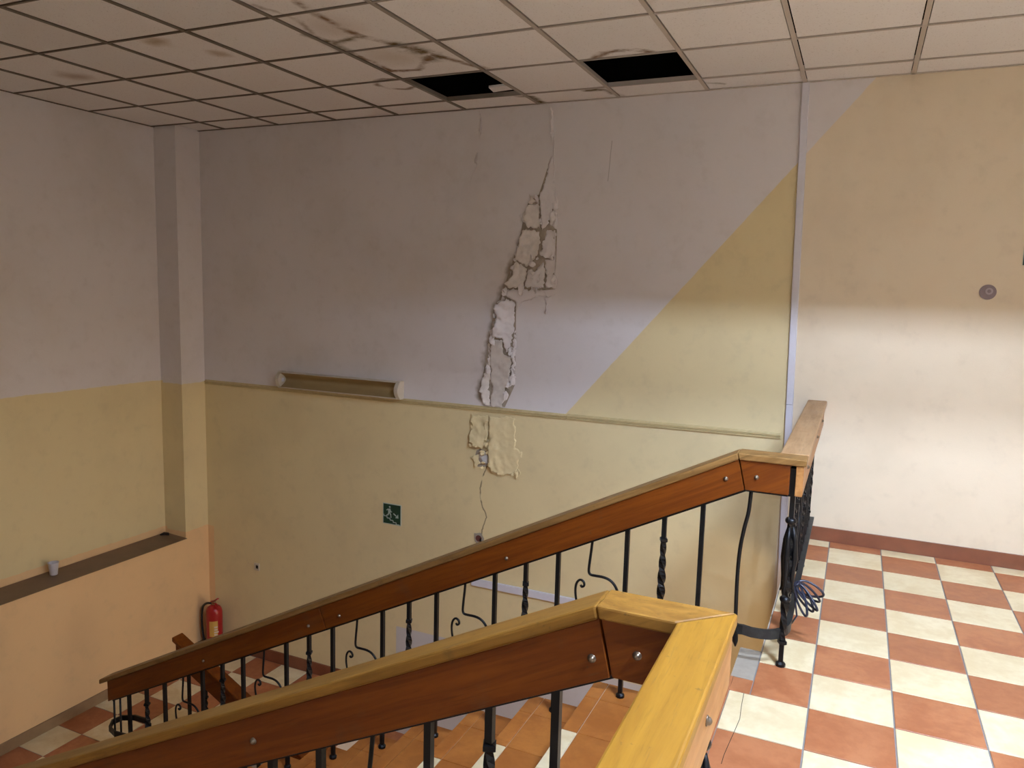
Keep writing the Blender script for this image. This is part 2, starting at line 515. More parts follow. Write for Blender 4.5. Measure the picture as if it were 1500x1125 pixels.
def ctile_mesh(w, d):
    a, c = w / 2, d / 2
    return MB().box(-a, a, -c, c, 0, 0.014).mesh('ceiling_tile', M['ceiling_tile'])
cfull = ctile_mesh(0.566, 0.577)
cedge = {}
LIGHT_CELLS = [(-1, 4, 0.95), (-2, 6, 1.5)]
HOLES = {(4, 0), (2, 0)} | {(a, b) for a, b, _ in LIGHT_CELLS}
for mi in range(-5, 11):
    x1 = CX - 0.6 * mi
    x0 = max(x1 - 0.6, -5.79)
    if x1 > XR + 0.01 or x0 >= x1 - 0.05: continue
    for k in range(-1, 9):
        y1 = min(CY - 0.6 * k, YB)
        y0 = max(CY - 0.6 * (k + 1), YF)
        if y1 - y0 < 0.03: continue
        xx0 = max(x0, XL) if y0 > 4.9 else x0
        if (mi, k) in HOLES: continue
        w, d = x1 - xx0, y1 - y0
        if abs(w - 0.6) < 0.01 and abs(d - 0.6) < 0.01: me = cfull
        else:
            key = (round(w, 2), round(d, 2))
            if key not in cedge: cedge[key] = ctile_mesh(w - 0.030, d - 0.022)
            me = cedge[key]
        o = place(me, 'ceiling_tile', ((xx0 + x1) / 2, (y0 + y1) / 2, CEIL + 0.005 + rnd.uniform(0, 0.002)), ceiling)
        o.rotation_euler = (rnd.uniform(-.002, .002), rnd.uniform(-.002, .002), 0)

# broken corner of a tile still lying in the first opening
MB().add([(-2.40, 4.80, 2.925), (-2.22, 4.80, 2.93), (-2.215, 4.90, 2.93), (-2.42, 4.915, 2.925), (-2.40, 4.80, 2.94), (-2.22, 4.80, 2.945), (-2.215, 4.90, 2.945), (-2.42, 4.915, 2.94)],
         [(0, 3, 2, 1), (4, 5, 6, 7), (0, 1, 5, 4), (1, 2, 6, 5), (2, 3, 7, 6), (3, 0, 4, 7)]).build('tile_fragment', M['ceiling_tile'], ceiling)

# recessed fluorescent fittings of the landing, above and beside the camera
M['enamel'] = plain('white_enamel', (0.42, 0.42, 0.42), 0.5, var=0.03)
TUBE_H = 0.159
for ci, (a, k, pw) in enumerate(LIGHT_CELLS):
    cx0 = CX - 0.6 * a - 0.3
    cy0 = CY - 0.6 * k - 0.3
    tl = empty('ceiling_light', (cx0, cy0, CEIL), ('recessed fluorescent ceiling light over the landing', 'recessed fluorescent ceiling light behind the camera')[ci], 'ceiling light', 'recessed landing lights')
    h = 0.288
    hb_ = MB()
    hb_.box(cx0 - h, cx0 - h + .004, cy0 - h, cy0 + h, CEIL + .004, CEIL + .19).box(cx0 + h - .004, cx0 + h, cy0 - h, cy0 + h, CEIL + .004, CEIL + .19)
    hb_.box(cx0 - h, cx0 + h, cy0 - h, cy0 - h + .004, CEIL + .004, CEIL + .19).box(cx0 - h, cx0 + h, cy0 + h - .004, cy0 + h, CEIL + .004, CEIL + .19)
    hb_.box(cx0 - h, cx0 + h, cy0 - h, cy0 + h, CEIL + .186, CEIL + .19)
    hb_.build('housing', M['enamel'], tl)
    tb = NB('fluorescent_tube_%d' % ci)
    tb.b.inputs['Emission Color'].default_value = (*COOL, 1)
    tb.b.inputs['Emission Strength'].default_value = TUBE * pw
    mt = tb.done((0.9, 0.9, 0.9), 0.4)
    MB().tube([(cx0 - .26, cy0, CEIL + TUBE_H), (cx0 + .26, cy0, CEIL + TUBE_H)], 0.011, 10).build('tube', mt, tl, smooth=True)
    for sx in (-1, 1):
        MB().box(cx0 + sx * .265 - .006, cx0 + sx * .265 + .006, cy0 - .02, cy0 + .02, CEIL + TUBE_H - .02, CEIL + .188).build('tube_holder', M['plastic'], tl)

# upper landing
fl = MB()
fl.prism_z([(-0.285, YF), (XR, YF), (XR, YB), (-0.285, YB), (-0.285, Y1F + .01), (XN, Y1F + .01), (XN, Y0F), (-0.285, Y0F)], -0.20, -0.004)
floor = fl.build('floor', M['grout'], label='upper landing floor of cream and terracotta checkered tiles', cat='floor', kind='structure')
FX, FY = -0.0654, 5.1226
tf = tile_mesh('floor_tile', T - 0.006, T - 0.006, 0.006, 0.0012, None)
tf.materials.clear()
tfc = tf.copy(); tfc.materials.append(M['cream_tile'])
tft = tf.copy(); tft.materials.append(M['terra_tile'])
def cut_tile(x0, x1, y0, y1, z, cream, parent, name='floor_tile', g=0.003):
    me = tile_mesh(name, x1 - x0 - 2 * g, y1 - y0 - 2 * g, 0.006, 0.0012, M['cream_tile'] if cream else M['terra_tile'])
    return place(me, name, ((x0 + x1) / 2, (y0 + y1) / 2, z), parent)
for i in range(-1, 11):
    for j in range(-1, 19):
        x0, x1 = FX + i * T, FX + (i + 1) * T
        y1, y0 = FY - j * T, FY - (j + 1) * T
        cream = (i + j) % 2 == 0
        y1 = min(y1, YB - 0.012); y0 = max(y0, YF)
        x1 = min(x1, XR)
        if x1 - x0 < 0.03 or y1 - y0 < 0.03: continue
        if i == -1 and (y1 > Y1F - 0.05 or y0 < Y0F):
            cut_tile(-0.285, x1, y0, y1, 0, cream, floor)
            continue
        if i == -1 and y1 > 3.1 and y0 < 3.14:
            cut_tile(-0.285, x1, y0, y1, 0, cream, floor)
            cut_tile(x0, -0.285, y0, 3.14, 0, cream, floor, g=0.0008)
            continue
        if abs(x1 - x0 - T) < 0.01 and abs(y1 - y0 - T) < 0.01:
            place(tfc if cream else tft, 'floor_tile', ((x0 + x1) / 2, (y0 + y1) / 2, 0), floor)
        else:
            cut_tile(x0, x1, y0, y1, 0, cream, floor)
# hairline crack through two tiles by the near railing
CRK = [(-0.307, 3.018), (-0.303, 2.924), (-0.295, 2.818), (-0.301, 2.721), (-0.307, 2.638), (-0.312, 2.559), (-0.312, 2.503)]
cv = []
for i, (x, y) in enumerate(CRK):
    cv += [(x - 0.0011, y, 0.0003), (x + 0.0011, y, 0.0003)]
MB().add(cv, [(2 * i, 2 * i + 1, 2 * i + 3, 2 * i + 2) for i in range(len(CRK) - 1)]).build('tile_crack', M['gap'], floor)
MB().box(XN, -0.288, 3.142, Y1F + .008, -0.01, -0.001).build('bare_patch', M['pale_screed'], floor)
MB().box(XN, -0.3657, Y0F, 3.14, -0.16, 0.0).build('nosing', M['terra_tile'], floor)
MB().box(-0.289, -0.285, Y1F + .012, YB, -0.2, -0.0005).build('edge_facing', M['soffit'], floor)
MB().box(-0.28, XR, YB - 0.014, YB, 0.0, 0.088).build('baseboard_back', M['skirting'], label='reddish-brown skirting along the landing wall', cat='baseboard', kind='structure')

# main flight, tile by tile
stairs = empty('staircase', (-2.2, 2.43, MID), 'tiled flight of stairs going down between the two railings', 'staircase', kind='structure')
ycuts = [Y1F, 3.255, 2.955, 2.655, 2.355, 2.055, 1.755, Y0F]
tmesh = {}
for k in range(1, 12):
    xa = XN - GO * k
    xb = xa + GO
    zt = -RISE * k
    st = MB().prism_y([(xa + 0.012, zt - 0.006), (xb + 0.02, zt - 0.006), (xb + 0.02, zt - 0.26), (xa + 0.012, zt - 0.26 - RISE)], Y0F, Y1F).build('step', M['soffit'], stairs)
    for a, (y1, y0) in enumerate(zip(ycuts[:-1], ycuts[1:])):
        key = (round(y1 - y0, 3), a % 3 == 2 and a > 1)
        main = (a + k) % 2 == 1 and a > 2
        kk = ('m', key[0], main)
        if kk not in tmesh: tmesh[kk] = tile_mesh('tread_tile', 0.262, y1 - y0 - 0.004, 0.006, 0.0012, M['cream_tile'] if main else M['stair_tile'])
        place(tmesh[kk], 'tread_tile', (xb - 0.131 - 0.002, (y0 + y1) / 2, zt), st)
        cr = a > 1
        kk = ('n', key[0], cr)
        if kk not in tmesh: tmesh[kk] = tile_mesh('nosing_tile', 0.068, y1 - y0 - 0.004, 0.012, 0.002, M['cream_tile'] if cr else M['stair_tile'])
        place(tmesh[kk], 'nosing_tile', (xa + 0.034, (y0 + y1) / 2, zt), st)
    MB().box(xa + 0.008, xa + 0.014, Y0F, Y1F, zt - RISE, zt - 0.012).build('riser', M['terra_tile'], st)
MB().box(XN + 0.006, XN + 0.012, Y0F, Y1F, -RISE, -0.16 + 0.005).build('riser', M['terra_tile'], stairs)

# half landing
XM = XN - GO * 11
ml = MB().prism_z([(XL, YF), (-3.9, YF), (-3.9, 0.95), (XM, 0.95), (XM, 3.88), (-3.9, 3.88), (-3.9, YB), (XL, YB)], MID - 0.2, MID - 0.004).build('floor_half_landing', M['grout'],
    label='half landing floor of checkered tiles at the foot of the flight', cat='floor', kind='structure')
tx, ty = 0.3045, 0.312
hm = {}
for i in range(0, 6):
    for j in range(-13, 7):
        x0, x1 = -5.552 + i * tx, -5.552 + (i + 1) * tx
        y0, y1 = 3.373 + j * ty, 3.373 + (j + 1) * ty
        x0 = max(x0, XL); y1 = min(y1, YB - 0.014); y0 = max(y0, YF)
        lim = XM if 0.95 < (y0 + y1) / 2 < 3.88 else -3.9
        x1 = min(x1, lim)
        if x1 - x0 < 0.03 or y1 - y0 < 0.03: continue
        cr = (i + j) % 2 == 0
        key = (round(x1 - x0, 3), round(y1 - y0, 3), cr)
        if key not in hm: hm[key] = tile_mesh('floor_tile', x1 - x0 - 0.006, y1 - y0 - 0.006, 0.006, 0.0012, M['cream_tile'] if cr else M['terra_tile'])
        place(hm[key], 'floor_tile', ((x0 + x1) / 2, (y0 + y1) / 2, MID), ml)
MB().box(XL + 0.012, -3.9, YB - 0.014, YB, MID, MID + 0.108).build('baseboard_half_landing', M['skirting'], label='brown skirting under the far wall on the half landing', cat='baseboard', kind='structure')
MB().box(XL, XL + 0.014, YF, YB, MID, MID + 0.085).build('baseboard_left', M['skirting_beige'], label='beige-brown skirting along the peach left wall', cat='baseboard', kind='structure')

# lower flights under the landing, one on each side
for nm, ya, yb in (('far', 3.88, YB), ('near', YF, 0.95)):
    ls = empty('staircase', (-2.2, (ya + yb) / 2, -3.88), 'lower flight going down beside the %s wall' % ('far yellow' if nm == 'far' else 'near cream'), 'staircase', kind='structure')
    for k in range(1, 12):
        xa = -3.9 + GO * (k - 1)
        zt = MID - RISE * k
        st = MB().prism_y([(xa - 0.02, zt - 0.006), (xa + GO - 0.012, zt - 0.006), (xa + GO - 0.012, zt - 0.26 - RISE), (xa - 0.02, zt - 0.26)], ya, yb).build('step', M['soffit'], ls)
        MB().box(xa, xa + GO, ya, yb, zt - 0.006, zt).build('tread_tile', M['terra_tile'], st)
MB().box(XL, XR, YF, YB, -4.1, -3.88).build('floor_hall', M['terra_tile'], label='terracotta hall floor at the bottom of the stairwell', cat='floor', kind='structure')

# dado moulding, conduit, low white strip
ZT = 0.640
prof = [(0, -0.018), (-0.012, -0.018), (-0.014, -0.008), (-0.008, -0.006), (-0.008, -0.003), (-0.016, 0.0), (-0.017, 0.010), (-0.009, 0.013), (-0.006, 0.02), (0, 0.022)]
def moulding(x0, x1, z0, z1):
    n = len(prof)
    vs = [(x0, YB + y, z0 + z) for y, z in prof] + [(x1, YB + y, z1 + z) for y, z in prof]
    return MB().add(vs, [tuple(range(n)), tuple(range(2 * n - 1, n - 1, -1))] + [(i, i + n, (i + 1) % n + n, (i + 1) % n) for i in range(n)])
tr = empty('trim_1', (-3.0, YB, ZT), 'thin cream moulding running level across the far wall', 'moulding', kind='structure')
moulding(-5.52, -1.922, ZT, 0.648).build('moulding_length', M['trim'], tr)
moulding(-1.918, -0.415, 0.650, 0.662).build('moulding_length', M['trim'], tr)
cd = empty('trim_2', (-0.4, YB, 0), 'slim white cable conduit running up the far wall', 'conduit', kind='structure')
def conduit(z0, z1):
    def xc(z): return -0.368 - (z - 0.66) * 0.0205
    y0, y1 = YB - 0.026, YB
    vs = []
    for z in (z0, z1):
        c = xc(z)
        vs += [(c - 0.022, y1, z), (c - 0.022, y0 + 0.004, z), (c - 0.018, y0, z), (c + 0.018, y0, z), (c + 0.022, y0 + 0.004, z), (c + 0.022, y1, z)]
    fs = [(0, 1, 2, 3, 4, 5), (11, 10, 9, 8, 7, 6)] + [(i, (i + 1) % 6, (i + 1) % 6 + 6, i + 6) for i in range(6)]
    MB().add(vs, fs).build('conduit_length', M['plastic'], cd)
conduit(-0.9, 0.878)
conduit(0.881, CEIL - 0.003)
MB().box(-2.68, -1.70, YB - 0.02, YB, -0.795, -0.735).build('trim_3', M['plastic'], bevel=0.004, label='short white cable trunking low on the far wall', cat='trunking', kind='structure')

# ------------------------------------------------------------------ peeling paint on the far wall
F = {
'a':[(-2.113,2.535),(-2.089,2.541),(-2.074,2.245),(-2.061,2.2),(-2.096,2.142),(-2.107,2.064),(-2.155,2.006),(-2.173,2.091),(-2.181,2.196),(-2.191,2.248),(-2.153,2.364)],
'b':[(-2.298,2.145),(-2.278,2.198),(-2.195,2.209),(-2.181,2.025),(-2.28,2.033),(-2.311,2.079)],
'b2':[(-2.278,2.203),(-2.27,2.276),(-2.228,2.228),(-2.197,2.248),(-2.197,2.214)],
'c':[(-2.058,2.193),(-2.046,2.018),(-2.1,2.058),(-2.098,2.129)],
'd':[(-2.312,2.018),(-2.184,2.004),(-2.176,1.933),(-2.197,1.828),(-2.27,1.745),(-2.361,1.797),(-2.356,1.867),(-2.334,1.973)],
'e':[(-2.127,2.012),(-2.067,2.01),(-2.06,1.82),(-2.098,1.807),(-2.167,1.832),(-2.150,1.933),(-2.133,1.973)],
'f':[(-2.368,1.788),(-2.274,1.733),(-2.28,1.666),(-2.305,1.59),(-2.415,1.586),(-2.441,1.615),(-2.39,1.678)],
'g':[(-2.266,1.727),(-2.211,1.708),(-2.148,1.785),(-2.127,1.722),(-2.128,1.595),(-2.192,1.598),(-2.288,1.597),(-2.271,1.666)],
'h':[(-2.134,1.798),(-2.059,1.80),(-2.052,1.596),(-2.112,1.592),(-2.118,1.722)],
't1':[(-2.129,2.885),(-2.112,2.859),(-2.105,2.795),(-2.093,2.643),(-2.114,2.641),(-2.122,2.733),(-2.12,2.809)],
't2':[(-2.696,2.892),(-2.673,2.831),(-2.677,2.739),(-2.682,2.693),(-2.699,2.734),(-2.694,2.82)],
't3':[(-2.708,2.595),(-2.7,2.548),(-2.707,2.495),(-2.733,2.514),(-2.73,2.55),(-2.719,2.576)],
'j':[(-2.514,1.465),(-2.432,1.515),(-2.373,1.482),(-2.363,1.288),(-2.382,1.176),(-2.426,1.085),(-2.448,1.145),(-2.46,1.205),(-2.528,1.22),(-2.514,1.317)],
'i':[(-2.43,1.578),(-2.144,1.58),(-2.113,1.541),(-2.297,1.49),(-2.35,1.397),(-2.366,1.49),(-2.434,1.524)],
'k':[(-2.358,1.287),(-2.344,1.178),(-2.354,1.048),(-2.350,0.863),(-2.394,0.822),(-2.369,0.917),(-2.375,1.065)],
'l':[(-2.557,1.2),(-2.463,1.187),(-2.446,1.084),(-2.386,1.062),(-2.385,0.93),(-2.422,0.801),(-2.444,0.672),(-2.538,0.672),(-2.552,0.848),(-2.565,1.035)],
'm':[(-2.58,1.166),(-2.556,1.036),(-2.568,0.847),(-2.552,0.674),(-2.598,0.692),(-2.642,0.783),(-2.624,0.88),(-2.588,0.977)],
'n':[(-2.417,0.905),(-2.38,0.924),(-2.37,0.862),(-2.392,0.823),(-2.411,0.836)],
's':[(-2.131,1.513),(-2.046,1.548),(-2.074,1.529),(-2.102,1.511),(-2.103,1.407),(-2.114,1.403)],
'o':[(-2.723,0.60),(-2.572,0.60),(-2.568,0.388),(-2.614,0.332),(-2.679,0.338),(-2.719,0.41)],
'o2':[(-2.709,0.255),(-2.648,0.283),(-2.622,0.211),(-2.664,0.172)],
'q':[(-2.557,0.60),(-2.342,0.603),(-2.336,0.375),(-2.273,0.325),(-2.313,0.167),(-2.43,0.137),(-2.53,0.169),(-2.549,0.273)],
'p':[(-2.645,0.285),(-2.561,0.311),(-2.552,0.215),(-2.611,0.211)],
}
# direction of the free edge (dx,dz) and how far it stands off the wall
FREE = {'a':((-1,-.5),.020),'b':((-1,0),.022),'b2':((-.5,.7),.012),'c':((-1,-.3),.02),'d':((-1,-.2),.03),'e':((-.8,-.8),.022),'f':((-1,-.2),.045),
        'g':((0,-1),.026),'h':((-1,-.6),.016),'t1':((-1,0),.014),'t2':((1,-.2),.012),'t3':((1,-.3),.012),'j':((-1,.1),.055),'i':((-.3,-1),.010),
        'k':((-1,0),.02),'l':((1,-.2),.014),'m':((-1,-.2),.03),'n':((-1,-.5),.03),'s':((-.5,-1),.012),'o':((-.6,-.8),.03),'o2':((-1,-1),.014),'q':((-1,-.25),.026),'p':((1,0),.003)}
M['old_plaster'] = plain('cream_old_plaster', (0.73, 0.665, 0.615), 0.8, var=0.12, scale=25)
M['dark_plaster'] = plain('dirty_shaded_plaster', (0.40, 0.33, 0.26), 0.9, var=0.4, scale=20)
M['plaster'] = plain('bare_white_plaster', (0.74, 0.72, 0.70), 0.8, var=0.08)

def inside(p, poly):
    c = False
    n = len(poly)
    for i in range(n):
        (x1, y1), (x2, y2) = poly[i], poly[i - 1]
        if (y1 > p[1]) != (y2 > p[1]) and p[0] < (x2 - x1) * (p[1] - y1) / (y2 - y1) + x1: c = not c
    return c

def flake(key, poly, mat):
    if len(key) < 3 and key[0] not in 'xyzwvust':
        gx = sum(p[0] for p in poly) / len(poly); gz = sum(p[1] for p in poly) / len(poly)
        poly = [(gx + (p[0] - gx) * 0.978, gz + (p[1] - gz) * 0.988) for p in poly]
    seed = sum(map(ord, key)) * 1.37
    pts = []
    n = len(poly)
    for i in range(n):
        a = Vector(poly[i]); b = Vector(poly[(i + 1) % n])
        k = max(1, int((b - a).length / 0.011))
        nrm = Vector((-(b - a).y, (b - a).x)).normalized()
        for s in range(k):
            q = a.lerp(b, s / k)
            w = 0.010 if s else 0.004
            q = q + nrm * w * (noise.noise((q.x * 14, q.y * 14, seed)) * (1.6 if len(poly) > 5 and key in 'oqjlim' else 0) + noise.noise((q.x * 45, q.y * 45, seed)) * 1.2 + noise.noise((q.x * 140, q.y * 140, seed)))
            pts.append(q)
    nb = len(pts)
    edges = [(i, (i + 1) % nb) for i in range(nb)]
    x0 = min(p[0] for p in poly); x1 = max(p[0] for p in poly); z0 = min(p[1] for p in poly); z1 = max(p[1] for p in poly)
    st = 0.013
    allp = list(pts)
    xx = x0
    bp = [tuple(p) for p in pts]
    while xx < x1:
        zz = z0
        while zz < z1:
            q = Vector((xx + rnd.uniform(-.004, .004), zz + rnd.uniform(-.004, .004)))
            if inside(q, bp) and min((q - p).length for p in pts) > 0.006: allp.append(q)
            zz += st
        xx += st
    v, e, f, *_ = delaunay_2d_cdt(allp, edges, [], 1, 1e-6)
    (dx, dz), lift = FREE[key]
    L = math.hypot(dx, dz); dx /= L; dz /= L
    pr = [p[0] * dx + p[1] * dz for p in poly]
    lo, hi = min(pr), max(pr)
    vs = []
    for q in v:
        t = max(0.0, min(1.0, (q[0] * dx + q[1] * dz - lo) / (hi - lo)))
        h = 0.0012 + 0.003 * t + lift * t ** 1.6
        h += (0.006 + lift * 0.34) * (noise.noise((q[0] * 16, q[1] * 16, seed)) * 0.8 + 0.5 * noise.noise((q[0] * 42, q[1] * 42, seed))) * (0.35 + t * 0.65)
        vs.append((q[0], YB - max(h, 0.0015), q[1]))
    me = bpy.data.meshes.new('paint_flake')
    me.from_pydata(vs, [], [tuple(x) for x in f])
    bm = bmesh.new(); bm.from_mesh(me)
    bmesh.ops.recalc_face_normals(bm, faces=bm.faces)
    if bm.faces and sum(fc.normal.y for fc in bm.faces) > 0:
        bmesh.ops.reverse_faces(bm, faces=bm.faces)
    bm.to_mesh(me); bm.free()
    for pgl in me.polygons: pgl.use_smooth = True
    me.materials.append(mat)
    o = bpy.data.objects.new('paint_flake', me)
    link(o, wall_back)
    md = o.modifiers.new('thickness', 'SOLIDIFY')
    md.thickness = 0.0018
    md.offset = -1
    return o
# small loose chips along the breaks
def chip_line(pts, count, spread, tagk):
    D = dense(pts, 0.01)
    for c_ in range(count):
        x_, z_ = D[rnd.randrange(len(D))]
        x_ += rnd.uniform(-spread, spread); z_ += rnd.uniform(-spread, spread)
        r_ = rnd.uniform(0.010, 0.026)
        a0 = rnd.uniform(0, 6.28)
        el = rnd.uniform(0.9, 2.4)
        pl = [(x_ + r_ * rnd.uniform(.6, 1.2) * math.cos(a0 + q * 1.05), z_ + el * r_ * rnd.uniform(.6, 1.2) * math.sin(a0 + q * 1.05)) for q in range(6)]
        kk = tagk + str(c_)
        ang = rnd.uniform(-.9, .9) + (math.pi if rnd.random() < .75 else 0)
        FREE[kk] = ((math.cos(ang), math.sin(ang)), rnd.uniform(.012, .032))
        flake(kk, pl, M['flake'])
def dense(pts, st=0.012):
    out = []
    for a, b in zip(pts[:-1], pts[1:]):
        k = max(1, int(math.dist(a, b) / st))
        out += [(a[0] + (b[0] - a[0]) * s_ / k, a[1] + (b[1] - a[1]) * s_ / k) for s_ in range(k)]
    return out + [pts[-1]]
chip_line([(-2.15, 2.35), (-2.30, 2.10), (-2.35, 1.85), (-2.43, 1.62), (-2.52, 1.40), (-2.55, 1.15), (-2.60, .85), (-2.60, .70)], 26, 0.012, 'x')
chip_line([(-2.07, 2.2), (-2.06, 1.6)], 8, 0.012, 'y')
chip_line([(-2.18, 2.1), (-2.20, 1.8), (-2.27, 1.72), (-2.13, 1.62), (-2.40, 1.58)], 12, 0.02, 'z')
chip_line([(-2.38, 1.2), (-2.37, .85), (-2.44, .70)], 8, 0.012, 'w')
chip_line([(-2.56, .56), (-2.56, .22), (-2.42, .14), (-2.30, .17)], 9, 0.012, 'v')
chip_line([(-2.72, .56), (-2.70, .36), (-2.62, .33), (-2.60, .18)], 7, 0.012, 'u')
for k_, poly in F.items():
    flake(k_, poly, M['plaster'] if k_ == 'p' else (M['old_plaster'] if k_ in ('l', 'm', 'b', 'd', 'f', 'b2') else M['flake']))
# stripped plaster in the flake gaps, dirt and crevice shade in its dark colour
MB().prism_y([(-2.10, 2.47), (-2.083, 2.2), (-2.048, 2.0), (-2.048, 1.585), (-2.15, 1.575), (-2.36, 1.50), (-2.355, 1.3), (-2.352, .85), (-2.43, .675), (-2.61, .68), (-2.645, .79), (-2.61, 1.0),
              (-2.575, 1.2), (-2.545, 1.4), (-2.46, 1.6), (-2.39, 1.8), (-2.335, 2.0), (-2.315, 2.12), (-2.28, 2.22), (-2.20, 2.27), (-2.14, 2.45)][::-1], YB - 0.0008, YB).build('stripped_plaster', M['dark_plaster'], wall_back)
MB().prism_y([(-2.665, .31), (-2.63, .325), (-2.575, .31), (-2.55, .25), (-2.575, .19), (-2.65, .18), (-2.69, .22)], YB - 0.0008, YB).build('stripped_plaster', M['dark_plaster'], wall_back)

def lip(pts, w, h):
    mb = MB()
    vs = []
    for i, (x, z) in enumerate(pts):
        jx = 0.003 * noise.noise((x * 60, z * 60, 3.3))
        vs += [(x - w + jx, YB - 0.0005, z), (x + jx, YB - h * (0.6 + 0.5 * noise.noise((x * 30, z * 30, 1))), z), (x + w * 0.3 + jx, YB - 0.0005, z)]
    n = len(pts)
    fs = []
    for i in range(n - 1):
        fs += [(i * 3, i * 3 + 1, i * 3 + 4, i * 3 + 3), (i * 3 + 1, i * 3 + 2, i * 3 + 5, i * 3 + 4)]
    mb.add(vs, fs).build('paint_flake', M['flake'], wall_back)
lip(dense([(-2.092, 2.64), (-2.090, 2.541), (-2.072, 2.2)]), 0.010, 0.008)
lip(dense([(-2.064, 2.012), (-2.056, 1.802), (-2.046, 1.59)]), 0.010, 0.007)
lip(dense([(-2.72, 2.49), (-2.76, 2.40), (-2.765, 2.33)]), 0.008, 0.004)

# broken junction box hole
hb = empty('junction_box', (-2.62, YB, -0.40), 'broken dark junction box hole at the foot of the wall crack', 'junction box')
M['rust'] = plain('rusty_box', (0.13, 0.035, 0.025), 0.8)
MB().lathe(0, 0, [(0.034, -0.012), (0.034, 0.006), (0.027, 0.007), (0.024, -0.008)], 18).mesh('box_ring', M['rust'])
def disc_y(mb, cx, cz, r0, r1, y0, y1, n=20, jit=0.0):
    vs = []
    for k in range(n):
        a = 2 * math.pi * k / n
        j = 1 + jit * noise.noise((math.cos(a) * 2, math.sin(a) * 2, cx))
        for r, y in ((r0, y0), (r1 * j, y0), (r1 * j, y1)):
            vs.append((cx + r * math.cos(a), y, cz + r * math.sin(a)))
    fs = []
    for k in range(n):
        k2 = (k + 1) % n
        fs += [(k * 3, k * 3 + 1, k2 * 3 + 1, k2 * 3), (k * 3 + 1, k * 3 + 2, k2 * 3 + 2, k2 * 3 + 1)]
    return mb.add(vs, fs)
disc_y(MB(), -2.628, -0.400, 0.026, 0.042, YB - 0.006, YB, 18, 0.45).build('broken_plaster', M['pale_screed'], hb)
disc_y(MB(), -2.628, -0.400, 0.0, 0.030, YB - 0.003, YB - 0.001, 18, 0.3).build('box_bottom', M['rust'], hb)
MB().tube([(-2.612, YB - 0.003, -0.405), (-2.60, YB - 0.03, -0.41), (-2.575, YB - 0.035, -0.415), (-2.56, YB - 0.02, -0.42)], 0.007, 6).build('wire', M['iron'], hb)

# ------------------------------------------------------------------ railings
TH = math.atan(0.5)
TT = math.tan(TH / 2)
TOP = 0.92

def bolt(x, y, z, axis, parent, r=0.0080):
    mb = MB()
    prof = [(r * 1.25, 0.0), (r * 1.25, 0.002), (r, 0.0025), (r * 0.86, 0.007), (r * 0.5, 0.0095), (0.0012, 0.0105)]
    mb.lathe(0, 0, prof, 12)
    if axis == '-y': mb.v = [(x + a, y - c, z + b) for a, b, c in mb.v]
    else: mb.v = [(x + c, y + a, z + b) for a, b, c in mb.v]
    return mb.build('bolt', M['bolt'], parent, smooth=True)

def square_bar(x, y, zt, zb, kind, foot=False):
    mb = MB()
    h = 0.0098
    rings = []
    L = zt - zb
    if kind == 'plain':
        zs = [(zt, h, 0), (zb, h, 0)]
    else:
        zs = [(zt, h, 0), (zt - .095, h, 0), (zt - .10, .0155, .4), (zt - .113, .0155, .4), (zt - .118, h, .4)]
        n = 22
        z_a, z_b = zt - .118, zt - L + .12
        for i in range(1, n + 1):
            s = i / n
            bulge = 0.0100 + 0.0038 * math.sin(math.pi * s) ** 2
            zs.append((z_a + (z_b - z_a) * s, bulge, .4 + s * 2 * math.pi * 1.5))
        zs += [(z_b - .005, .0155, .4), (z_b - .018, .0155, .4), (z_b - .022, h, 0), (zb, h, 0)]
    vs = []
    for z, hh, an in zs:
        for k in range(4):
            a = an + math.pi / 4 + k * math.pi / 2
            vs.append((x + hh * 1.414 * math.cos(a), y + hh * 1.414 * math.sin(a), z))
    fs = [(0, 1, 2, 3)]
    for i in range(len(zs) - 1):
        fs += [(i * 4 + k, i * 4 + (k + 1) % 4, i * 4 + 4 + (k + 1) % 4, i * 4 + 4 + k) for k in range(4)]
    e = (len(zs) - 1) * 4
    fs.append((e + 3, e + 2, e + 1, e))
    mb.add(vs, fs)
    if foot:
        mb.lathe(x, y, [(0.021, zb), (0.021, zb + 0.012), (0.012, zb + 0.02)], 10)
    return mb

def s_path(pts, y0=0):
    # smooth a polyline of (x,z) by Catmull-Rom
    P = [Vector((a, 0, b)) for a, b in pts]
    out = []
    for i in range(len(P) - 1):
        p0, p1, p2, p3 = P[max(i - 1, 0)], P[i], P[i + 1], P[min(i + 2, len(P) - 1)]
        for s in range(4):
            t = s / 4
            out.append(0.5 * ((2 * p1) + (-p0 + p2) * t + (2 * p0 - 5 * p1 + 4 * p2 - p3) * t * t + (-p0 + 3 * p1 - 3 * p2 + p3) * t ** 3))
    out.append(P[-1])
    return out

def scroll_bar(x, y, zt, zb, along='x', sgn=1):
    rod = [(0, 0), (-.004, -.05), (-.010, -.11), (-.012, -.15), (-.004, -.166), (.02, -.168), (.06, -.168), (.095, -.178), (.122, -.205), (.136, -.25), (.125, -.31), (.08, -.36), (.03, -.395), (0, -.43), (0, zb - zt)]
    cur = [(0, -.45), (-.03, -.40), (-.062, -.33), (-.075, -.27), (-.072, -.225), (-.055, -.202), (-.036, -.208), (-.032, -.226), (-.044, -.234), (-.05, -.226)]
    mb = MB()
    for pts, r in ((rod, 0.0065), (cur, 0.006)):
        q = s_path(pts)
        if along == 'x': p3 = [(x + sgn * v.x, y, zt + v.z) for v in q]
        else: p3 = [(x, y + sgn * v.x, zt + v.z) for v in q]
        mb.tube(p3, r, 6)
    return mb

